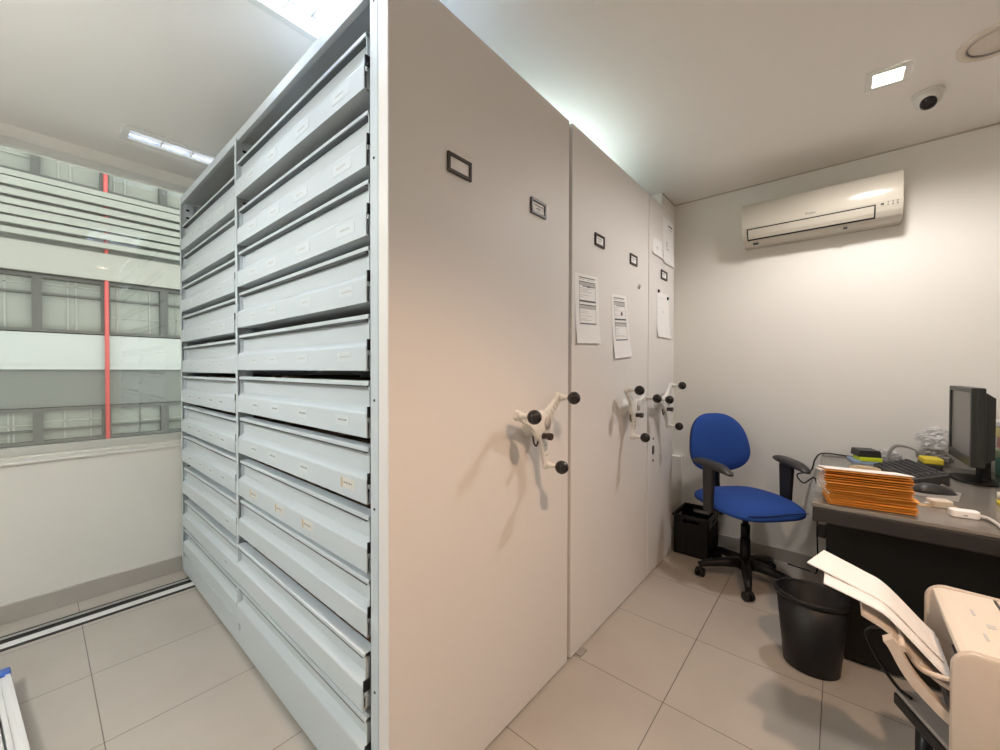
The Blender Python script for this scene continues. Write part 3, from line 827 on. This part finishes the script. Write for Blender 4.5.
# ------------------------------------------------------------------ black plastic basket
bx0, bx1, by0, by1, bh = 3.085, 3.375, .690, .925, .29
r = empty('plastic_basket', ((bx0+bx1)/2, (by0+by1)/2, 0), 0, 'black plastic storage basket on the floor between the last panel and the blue chair', 'basket')
def wall_with_slot(mb, axis, a0, a1, c0, c1, z0, z1, s0, s1, sz0, sz1):
    def bx(u0, u1, za, zb):
        if axis == 'x': mb.box(u0, u1, c0, c1, za, zb)
        else: mb.box(c0, c1, u0, u1, za, zb)
    bx(a0, a1, z0, sz0); bx(a0, a1, sz1, z1); bx(a0, s0, sz0, sz1); bx(s1, a1, sz0, sz1)
b = MB(); tk = .006
b.box(bx0, bx1, by0, by1, .0, .008)
for x_ in (bx0, bx1-tk): wall_with_slot(b, 'y', by0, by1, x_, x_+tk, .008, bh, by0+.06, by1-.06, bh-.055, bh-.028)
for y_ in (by0, by1-tk): wall_with_slot(b, 'x', bx0, bx1, y_, y_+tk, .008, bh, bx0+.10, bx1-.10, bh-.055, bh-.028)
b.build('tub', M['blackp'], r, True)
b = MB(); e = .012
for (x_, x2, y_, y2) in ((bx0-e, bx1+e, by0-e, by0), (bx0-e, bx1+e, by1, by1+e*.8), (bx0-e, bx0, by0, by1), (bx1, bx1+e, by0, by1)): b.box(x_, x2, y_, y2, bh-.018, bh+.004, .003)
b.build('rim', M['blackp'], r, True)
b = MB()
for i in range(6): 
    yy = by0+.025+i*(by1-by0-.05)/5
    b.box(bx0-.004, bx0, yy-.003, yy+.003, .02, bh-.07); 
for i in range(7):
    xx = bx0+.025+i*(bx1-bx0-.05)/6
    b.box(xx-.003, xx+.003, by0-.004, by0, .02, bh-.07)
b.build('ribs', M['blackp'], r, True)

# ------------------------------------------------------------------ waste bin
r = empty('waste_bin', (2.285, .062, 0), 0, 'black round plastic waste bin on the floor in front of the desk', 'waste bin')
b = MB(); b.lathe([(0, .0), (.100, 0), (.107, .006), (.139, .335), (.135, .335), (.103, .012), (0, .012)], 48, Matrix.Translation((2.295, .085, 0)), .80, .97); b.build('bucket', M['blackp'], r, True)
b = MB(); b.lathe([(.137, .318), (.146, .320), (.149, .330), (.147, .340), (.140, .342), (.134, .338), (.135, .32)], 48, Matrix.Translation((2.295, .085, 0)), .80, .97); b.build('rim', M['blackp'], r, True)

# ------------------------------------------------------------------ desk
DX0, DX1, DY0, DY1, DZ = 2.13, 3.42, -1.75, .082, .795
r = empty('office_desk', ((DX0+DX1)/2, (DY0+DY1)/2, 0), 0, 'dark brown office desk with grey top along the right wall', 'desk')
b = MB(); b.box(DX0, DX1, DY0, DY1, DZ-.016, DZ, .003); b.build('desk_top', M['desktop'], r, True)
b = MB(); b.box(DX0+.002, DX1, DY0, DY1-.002, DZ-.080, DZ-.016, .006); b.build('top_apron', M['deskedge'], r, True)
b = MB(); b.box(DX0+.31, DX0+.332, DY0+.06, DY1-.042, .02, DZ-.08, .002); b.build('front_board', M['desk'], r, True)
for y_ in (DY1-.085, DY0+.06):
    b = MB(); b.box(DX0+.332, DX1-.08, y_, y_+.03, .0, DZ-.08, .002); b.build('side_leg', M['desk'], r, True)
b = MB(); b.box(DX0+.31, DX0+.335, DY1-.0415, DY1-.012, .55, .61, .003); b.build('bracket', M['blackp'], r, True)

# envelopes, fanned in a stack
n_env = 15
zc = DZ+.0005
L, W, TAP = .262, .20, .20
tilt = 0.0
FXE, FYE = 2.150, -.098                                  # middle of the front lower edge
words = ['lowest', 'second lowest', 'third from the bottom', 'fourth from the bottom', 'fifth from the bottom', 'sixth from the bottom', 'seventh from the bottom',
         'middle', 'seventh from the top', 'sixth from the top', 'fifth from the top', 'fourth from the top', 'third from the top', 'second from the top', 'topmost']
for i in range(n_env):
    th = .0094 if i % 3 else .0110
    e = MB(); e.use(M['kraft'] if random.random() < .65 else M['kraft2'])
    up_, dn_ = [], []
    for k in range(11):                                   # thicker along the front fold, thin at the flap
        u = k/10; t = th*(1-TAP*u); bl = 1-abs(2*u-1)**6
        up_.append((u*W, t*(.55+.40*bl))); dn_.append((u*W, t*(.45-.40*bl)))
    e.prism(up_+dn_[::-1], 'y', -L/2, L/2, None)
    o = e.build('kraft_envelope', None)
    o.location = (FXE+random.uniform(-.005, .005)+(.006 if i < 6 else -.004), FYE+random.uniform(-.005, .005)+(-.008 if i < 6 else .004), zc)
    o.rotation_euler = (0, tilt, math.radians(random.uniform(-1.5, 1.5)+9))
    tag(o, 'orange kraft envelope on the desk corner, %s of the stack' % words[i], 'envelope', 'orange envelopes stacked on the desk')
    if i >= 6 or i == 4:                                  # papers poking out of the end
        q = MB(); q.prism([(.015, th*.40), (W-.03, th*.36), (W-.03, th*.52), (.015, th*.6)], 'y', L/2-.03, L/2+.004+random.uniform(0, .010)); q.build('papers', M['paper'], o)
    zc += th; tilt += math.atan(th*TAP/W)
q = MB(); q.use(M['paper'])
q.box(.004, .19, -.132, .134, 0, .0025, 0); q.box(.008, .192, -.128, .138, .0025, .0045)
o = q.build('paper_sheets', None); o.location = (FXE, FYE+.004, zc+.0006); o.rotation_euler = (0, tilt, math.radians(9.5))
tag(o, 'white paper sheets lying on top of the orange envelopes', 'paper')

# monitor
MC = Vector((3.10, -.525, 0)); ang = math.atan2(.998, -.03)-PI/2
r = empty('computer_monitor', (MC.x, MC.y, DZ), ang, 'black computer monitor turned sideways on the desk', 'monitor')
# local: +y faces the screen side
b = MB()
b.box(-.205, .205, .030, .052, .451, .475, .004); b.box(-.205, .205, .030, .052, .095, .140, .004)
b.box(-.205, -.184, .030, .052, .136, .455, .004); b.box(.184, .205, .030, .052, .136, .455, .004)
b.box(-.205, .205, .004, .034, .095, .475, .006)
vs = b.box(-.19, .19, -.034, .005, .11, .455)
for v in vs:
    if v.co.y < -.02: v.co.x *= .86; v.co.z = .27+(v.co.z-.27)*.84
b.build('housing', M['monitor'], r)
b = MB(); b.box(-.185, .185, .038, .044, .139, .452); b.build('screen', M['screen'], r)
b = MB(); b.box(-.045, .045, -.05, -.015, .010, .16, .008); b.build('neck', M['blackp'], r)
b = MB(); b.pad(se(.13, .078, 2.6), lambda rho, x, y: .018-.010*rho**4, lambda rho, x, y: .0005, 5, 40); b.build('stand_base', M['blackp'], r)

# keyboard
r = empty('keyboard', (3.02, -.285, DZ), math.radians(197), 'black computer keyboard between the envelopes and the monitor', 'keyboard')
b = MB(); b.prism([(-.075, .0005), (.075, .0005), (.075, .055), (-.075, .014)], 'x', -.19, .19, None, .003); 
b.build('case', M['dgrey'], r)
b = MB()
for row in range(6):
    v = -.058+row*.023; zt = .0145+(v+.075)*.273
    u = -.178
    while u < .165:
        w = .0165 if not (row == 0 and -.09 < u < .0) else .09
        if not (.088 < u < .10):
            b.box(u, u+w, v, v+.0175, zt-.004, zt+.006, .0015, None, 1)
        u += w+.0028
o = b.build('keycaps', M['key'], r); o['kind'] = 'stuff'

# mouse and its card
b = MB(); b.box(-.10, .10, -.075, .075, 0, .003, .001)
o = b.build('mouse_mat', M['greyp']); o.location = (2.64, -.335, DZ+.0004); o.rotation_euler = (0, 0, -.2); tag(o, 'thin grey mat under the black computer mouse', 'mouse mat')
r = empty('computer_mouse', (2.655, -.335, DZ+.0036), math.radians(-66), 'black computer mouse on the desk beside the orange envelopes', 'mouse')
b = MB(); b.pad(se(.078, .042, 2.4), lambda rho, x, y: .036-.028*rho**4-.008*(x/.066)-.004*(x/.066)**2, lambda rho, x, y: .0, 7, 40); b.build('shell', M['dgrey'], r)
b = MB(); b.cyl((.030, -.003, .031), (.030, .003, .031), .008, 14); b.build('scroll_wheel', M['greyp'], r)
b = MB(); b.box(-.075, .075, -.02, .02, 0, .002, .0006)
o = b.build('card_strip', M['tape']); o.location = (2.40, -.30, DZ+.0005); o.rotation_euler = (0, 0, math.radians(112)); tag(o, 'tan card strip lying in front of the black mouse', 'card')

# white adapters near the edge
r = empty('usb_adapter', (2.405, -.318, DZ), math.radians(-70), 'short white plastic dongle lying next to the envelope stack', 'adapter')
b = MB(); b.prism(rounded_rect(-.034, .034, -.026, .026, .012), 'z', .0005, .028, None, .003); b.build('body', M['cream2'], r)
b = MB(); b.box(-.045, -.034, -.007, .007, .005, .013, .001); b.build('plug', M['paper'], r)
r = empty('white_power_adapter', (2.290, -.366, DZ), math.radians(-80), 'longer white plastic adapter at the desk edge with a pale cable', 'adapter')
b = MB(); b.prism(rounded_rect(-.040, .040, -.020, .020, .014), 'z', .0005, .028, None, .004); b.build('body', M['paper'], r)
b = MB(); b.box(-.008, .004, -.0206, -.0198, .010, .013); b.build('port', M['ink'], r)
b = MB(); b.tube(bezier([(.038, 0, .012), (.055, -.02, .012), (.056, -.08, .010), (.046, -.150, .0065), (.046, -.169, -.015), (.052, -.170, -.16)]), .006, 8); b.build('cable', M['cablew'], r)

# things at the back of the desk
b = MB(); b.box(-.075, .075, -.06, .06, 0, .012, .001)
o = b.build('blue_folder', M['lblue']); o.location = (3.30, -.115, DZ+.0005); o.rotation_euler = (0, 0, .2); tag(o, 'light blue folder under the black box at the back of the desk', 'folder')
b = MB(); b.box(-.055, .055, -.05, .05, 0, .022, .002)
o = b.build('sticky_note_pad', M['lime']); o.location = (3.285, -.135, DZ+.0135); o.rotation_euler = (0, 0, .35); tag(o, 'lime yellow sticky notes under the small black box', 'sticky notes')
b = MB(); b.prism([(-.055, 0), (.055, 0), (.050, .040), (-.050, .040)], 'x', -.055, .055, None, .004)
o = b.build('black_box', M['dgrey']); o.location = (3.30, -.128, DZ+.0365); o.rotation_euler = (0, 0, .35); tag(o, 'small black box on the lime sticky notes', 'box')
b = MB(); b.lathe([(.040, 0), (.062, 0), (.062, .034), (.040, .034), (.040, 0)], 40)
o = b.build('tape_roll', M['tape']); o.location = (2.90, -.112, DZ+.0005); tag(o, 'roll of tan tape behind the orange envelopes', 'tape')
def crumple(name, c, sc, m, seed, label, cat, amp=.35, f=2.2):
    bm_ = MB(); rs = bmesh.ops.create_icosphere(bm_.bm, subdivisions=4, radius=1)
    for v in bm_.bm.verts:
        n = v.co.normalized(); k = noise.fractal(n*f+Vector((seed, 0, 0)), 1.0, 2.0, 4); k2 = abs(noise.noise(n*f*1.8+Vector((0, seed, 3))))
        s = 1+amp*k-.35*k2
        v.co = Vector((n.x*sc[0]*s, n.y*sc[1]*s, n.z*sc[2]*s))
    zmin = min(v.co.z for v in bm_.bm.verts)
    for v in bm_.bm.verts: v.co.z = max(v.co.z-zmin, sc[2]*.25)-sc[2]*.25
    o = bm_.build(name, m); o.location = c; return tag(o, label, cat)
crumple('crumpled_film', (3.398, -.225, DZ+.001), (.034, .075, .034), M['film'], 3, 'crumpled clear plastic film behind the keyboard', 'plastic film', .4, 2.6)
b = MB(); b.prism(rounded_rect(-.07, .07, -.042, .042, .012), 'z', 0, .048, None, .003)
o = b.build('network_box', M['dgrey']); o.location = (3.20, -.385, DZ+.0005); tag(o, 'dark box under the yellow sponge behind the monitor', 'box')
b = MB(); b.box(-.055, .055, -.048, .030, 0, .030, .006)
o = b.build('yellow_sponge', M['yellow']); o.location = (3.20, -.380, DZ+.0492); o.rotation_euler = (0, 0, .1); tag(o, 'yellow sponge lying on the dark box left of the monitor', 'sponge')
crumple('crumpled_cloth', (3.395, -.425, DZ+.014), (.032, .075, .05), M['greyp'], 5, 'grey crumpled cloth below the clear plastic bag', 'cloth', .3, 2.0)
crumple('plastic_bag', (3.385, -.43, DZ+.105), (.040, .085, .065), M['film'], 9, 'clear crumpled plastic bag by the wall behind the yellow sponge', 'plastic bag', .35, 1.7)
b = MB()
pts = bezier([(-.09, 0, .0), (-.085, 0, .075), (-.055, 0, .115), (.01, 0, .105), (.06, 0, .06), (.085, 0, .004)])
A = []
for p in pts: A.append((p.x, p.z))
inn = [(x*.93, z*.91-.0005) for x, z in A]
b.prism(A+inn[::-1], 'y', -.022, .022)
o = b.build('curved_strap', M['greyp']); o.location = (3.335, -.318, DZ+.0005); o.rotation_euler = (0, 0, math.radians(-84)); tag(o, 'grey arched plastic strap behind the keyboard', 'strap')
# right edge pile
zc = DZ+.0005
for nm, m, hgt, lab, cat, dx in (('teal_packet', 'teal', .095, 'dark teal plastic packet at the bottom of the pile right of the monitor', 'packet', 0), ('green_file', 'sage', .045, 'sage green file above the teal packet right of the monitor', 'file', .006),
                             ('salmon_box', 'red', .060, 'salmon coloured card box in the pile right of the monitor', 'box', -.008), ('yellow_file', 'paleyellow', .055, 'pale yellow file in the pile right of the monitor', 'file', .004),
                             ('paper_bundle', 'paper', .035, 'white paper bundle topping the pile right of the monitor', 'paper bundle', .012)):
    b = MB(); b.box(-.10, .10, -.12, .12, 0, hgt, .006); o = b.build(nm, M[m]); o.location = (3.27+dx, -.765, zc); o.rotation_euler = (0, 0, dx*6); tag(o, lab, cat); zc += hgt+.0004
r = empty('tape_spool', (2.60, -.535, DZ), 0, 'small cream and yellow spool standing on the desk at the right picture edge', 'spool')
b = MB(); b.lathe([(.02, .0005), (.030, .0005), (.030, .022), (.02, .022), (.02, .0005)], 28, ); b.build('yellow_band', M['yellow'], r)
b = MB(); b.lathe([(.018, .022), (.029, .022), (.030, .05), (.024, .052), (.018, .050), (.018, .022)], 28); b.build('spool_top', M['cream2'], r)

# black lead along the back of the desk, looping off its corner
b = MB(); b.tube(bezier([(3.40, -.20, DZ+.006), (3.40, -.05, DZ+.006), (3.395, .075, DZ+.008), (3.36, .115, DZ-.03), (3.30, .135, DZ-.10), (3.2, .20, DZ-.115), (3.18, .165, DZ-.16), (3.24, .115, DZ-.13), (3.30, .10, DZ-.24), (3.33, .10, .30), (3.36, .10, .02), (3.38, .16, .006), (3.40, .26, .006)]), .0045, 8)
tag(b.build('power_lead', M['blackp']), 'thin black lead looping off the left corner of the desk', 'cable')

# ------------------------------------------------------------------ low table and document scanner
P0 = Vector((1.634, -.130, .42)); d1 = Vector((-.90, -.42, 0)).normalized(); d2 = Vector((.42, -.90, 0)).normalized()
rt = empty('side_table', (P0.x, P0.y, 0), math.atan2(d1.y, d1.x), 'low table with grey top and black edge under the cream scanner', 'table')
# local x = d1, local y = -d2 side  -> y negative is d2 when rotated
sg = -1 if (Matrix.Rotation(rt.rotation_euler.z, 3, 'Z') @ Vector((0, 1, 0))).dot(d2) < 0 else 1
def by(a, bb): return (min(sg*a, sg*bb), max(sg*a, sg*bb))
y_a, y_b = by(.004, .62)
b = MB(); b.box(.004, .66, y_a, y_b, .408, .42, .002); b.build('table_top', M['greyp'], rt)
y_a, y_b = by(0, .624)
b = MB(); b.box(0, .664, y_a, y_b, .375, .408, .004); b.build('table_rim', M['blackp'], rt)
for xx in (.04, .60):
    for yy in (.05, .57):
        b = MB(); b.cyl((xx, sg*yy, 0), (xx, sg*yy, .376), .018, 14); b.build('leg', M['blackp'], rt)

SX0, SX1, SY1, SY0, SZ0, SZ1 = 1.375, 1.770, -.205, -.56, .4205, .71
rs_ = empty('document_scanner', ((SX0+SX1)/2, (SY0+SY1)/2, SZ0), 0, 'cream document scanner with a raised paper tray on the low table', 'scanner')
def side_outline():
    # (y, z) with big rounded upper feeder corner
    P = []
    for k in range(9):
        a = math.radians(90-90*k/8); P.append((SY1-.045+.045*math.cos(a), SZ1-.045+.045*math.sin(a)))
    P += [(SY1+.000, SZ0+.02), (SY1-.02, SZ0), (SY0, SZ0), (SY0, SZ1-.09)]
    P += [(SY0+.02, SZ1-.04), (SY0+.10, SZ1-.005)]
    return P
for xa in (SX0, SX1-.022):
    b = MB(); b.prism(side_outline(), 'x', xa, xa+.022, None, .007); b.build('side_cheek', M['cream'], rs_, True, 35)
b = MB()
b.prism([(SY1-.014, SZ1-.012), (SY1-.03, SZ1-.004), (SY1-.13, SZ1-.002), (SY1-.13, SZ1-.05), (SY1-.050, SZ1-.085), (SY1-.022, SZ1-.05)], 'x', SX0+.022, SX1-.022, None, .003)
b.build('feeder_cover', M['cream2'], rs_, True)
b = MB(); b.prism([(SY1-.134, SZ1-.004), (SY0+.10, SZ1-.008), (SY0+.02, SZ1-.045), (SY0+.004, SZ1-.1), (SY0+.004, SZ0+.004), (SY1-.134, SZ0+.004)], 'x', SX0+.022, SX1-.022, None, .003)
b.build('main_body', M['cream2'], rs_, True)
b = MB(); b.prism([(SY1-.05, SZ1-.10), (SY1-.133, SZ1-.055), (SY1-.133, SZ0+.004), (SY1-.03, SZ0+.004), (SY1-.02, SZ0+.08), (SY1-.06, SZ0+.13)], 'x', SX0+.023, SX1-.023); b.build('feed_throat', M['dgrey'], rs_, True)
b = MB()
for x_ in (1.47, 1.60): b.box(x_, x_+.035, SY1-.075, SY1-.069, SZ1-.0035, SZ1-.0020)
b.box(1.545, 1.565, SY1-.10, SY1-.085, SZ1-.003, SZ1-.0016)
b.build('cover_marks', M['inkl'], rs_, True)
b = MB(); b.box(SX0+.03, SX1-.03, SY1-.135, SY1-.131, SZ1-.006, SZ1-.0012); b.box(1.52, 1.56, SY1-.25, SY1-.235, SZ1-.0064, SZ1-.005); b.build('control_panel', M['dgrey'], rs_, True)
# paper support : (y,z) path, going up and away from the feeder
def ribbon(mb, path, x0, x1, th):
    up = [(y, z) for y, z in path]; dn = []
    for i, (y, z) in enumerate(path):
        a = Vector(path[max(0, i-1)]); c = Vector(path[min(len(path)-1, i+1)]); t = (c-a).normalized()
        dn.append((y+t.y*th, z-t.x*th) if t.x > 0 else (y-t.y*th, z+t.x*th))
    mb.prism(up+dn[::-1], 'x', x0, x1)
def cr2(p, n=8): return [(v.x, v.y) for v in bezier([(a, c, 0) for a, c in p], n)]
b = MB(); ribbon(b, cr2([(-.250, .572), (-.19, .592), (-.115, .668), (-.055, .700)]), 1.44, 1.70, .008); b.build('paper_support', M['cream'], rs_, True)
# lower stacker arms
for xx in (1.405, 1.69):
    b = MB(); ribbon(b, cr2([(-.245, .525), (-.215, .530), (-.155, .592), (-.122, .655), (-.110, .672)]), xx, xx+.030, .022); b.build('tray_arm', M['cream'], rs_, True)
b = MB(); b.cyl((1.41, -.128, .652), (1.72, -.128, .652), .008, 12); b.build('tray_bar', M['cream'], rs_, True)
b = MB(); b.tube(bezier([(1.44, -.23, .60), (1.44, -.17, .60), (1.45, -.145, .625), (1.45, -.13, .65)]), .007, 8); b.build('paper_guide', M['cream'], rs_, True)
# the stack of paper on it, long and drooping over the top edge
def pages(x0, x1, path, name, label):
    b = MB(); ribbon(b, cr2(path, 8), x0, x1, .0035)
    return tag(b.build(name, M['paper'], None, False, 30), label, 'paper', 'paper in the scanner tray')
pages(1.455, 1.665, [(-.222, .588), (-.195, .612), (-.115, .695), (-.07, .720), (.027, .748)], 'paper_stack', 'thick white paper stack resting in the scanner tray')
pg = pages(1.52, 1.668, [(-.215, .602), (-.190, .625), (-.113, .705), (-.06, .731), (.032, .766)], 'paper_page', 'long white page on top of the stack, sticking out over the bin')
for v in pg.data.vertices:                               # the page lies a little askew
    if v.co.x < 1.6: v.co.y += .036*max(0, min(1, (v.co.y+.115)/.147)); v.co.z += .004*max(0, min(1, (v.co.y+.115)/.147))
b = MB(); b.tube(bezier([(1.58, -.13, .62), (1.60, -.090, .598), (1.60, -.070, .580), (1.60, -.072, .555), (1.60, -.098, .50), (1.60, -.135, .445), (1.595, -.165, .4275)]), .0045, 8)
tag(b.build('scanner_cable', M['blackp']), 'black cable hanging from the scanner tray to the low table', 'cable')

# ------------------------------------------------------------------ folded aluminium ladder on the floor, left edge
ld = empty('folding_ladder', (-.272, 1.905, 0), math.radians(5.5), 'white aluminium folding ladder with blue end cap lying on the floor at the left edge', 'ladder')
for xs_ in (.245, .195, -.245, -.195):
    b = MB(); w = .022
    b.prism([(xs_-w, .012), (xs_+w, .012), (xs_+w, .085), (xs_+w*.35, .085), (xs_+w*.35, .078), (xs_-w*.35, .078), (xs_-w*.35, .085), (xs_-w, .085)], 'y', -1.1, .70, None, .0015)
    b.build('stile', M['alumw'], ld)
for i in range(6):
    b = MB(); b.box(-.174, .174, -1.0+.3*i, -.93+.3*i, .03, .06, .006); b.build('rung', M['alumw'], ld)
for s in (1, -1):
    b = MB(); b.box(s*.22-.05, s*.22+.05, .685, .735, .0, .092, .006); b.build('end_cap', M['bluep'], ld)

# ------------------------------------------------------------------ world, camera
w = bpy.data.worlds.new('World'); SC.world = w; w.use_nodes = True
bg = w.node_tree.nodes['Background']
bg.inputs[0].default_value = (.93, .97, .93, 1); bg.inputs[1].default_value = 3.0

cam = bpy.data.cameras.new('Camera'); co = bpy.data.objects.new('Camera', cam); C.objects.link(co)
cam.sensor_width = 36; cam.sensor_fit = 'HORIZONTAL'; cam.lens = 36*.39785; cam.clip_start = .02; cam.clip_end = 100
yaw, pit, rol = [math.radians(a) for a in (40.4472, -.7155, .1383)]
fw = Vector((math.cos(yaw)*math.cos(pit), math.sin(yaw)*math.cos(pit), math.sin(pit)))
rt_ = fw.cross(Vector((0, 0, 1))).normalized(); up = rt_.cross(fw)
r2 = rt_*math.cos(rol)+up*math.sin(rol); u2 = -rt_*math.sin(rol)+up*math.cos(rol)
Mx = Matrix((( r2.x, u2.x, -fw.x, 0), (r2.y, u2.y, -fw.y, 0), (r2.z, u2.z, -fw.z, 1.35), (0, 0, 0, 1)))
co.matrix_world = Mx
SC.camera = co
vs_ = SC.view_settings
SC.display_settings.display_device = 'sRGB'
vs_.view_transform = 'Standard'; vs_.look = 'None'; vs_.gamma = 1; vs_.use_curve_mapping = False
vs_.exposure = 0.33
SC.cycles.use_denoising = True
SC.cycles.sample_clamp_indirect = 8
SC.cycles.max_bounces = 8; SC.cycles.diffuse_bounces = 5
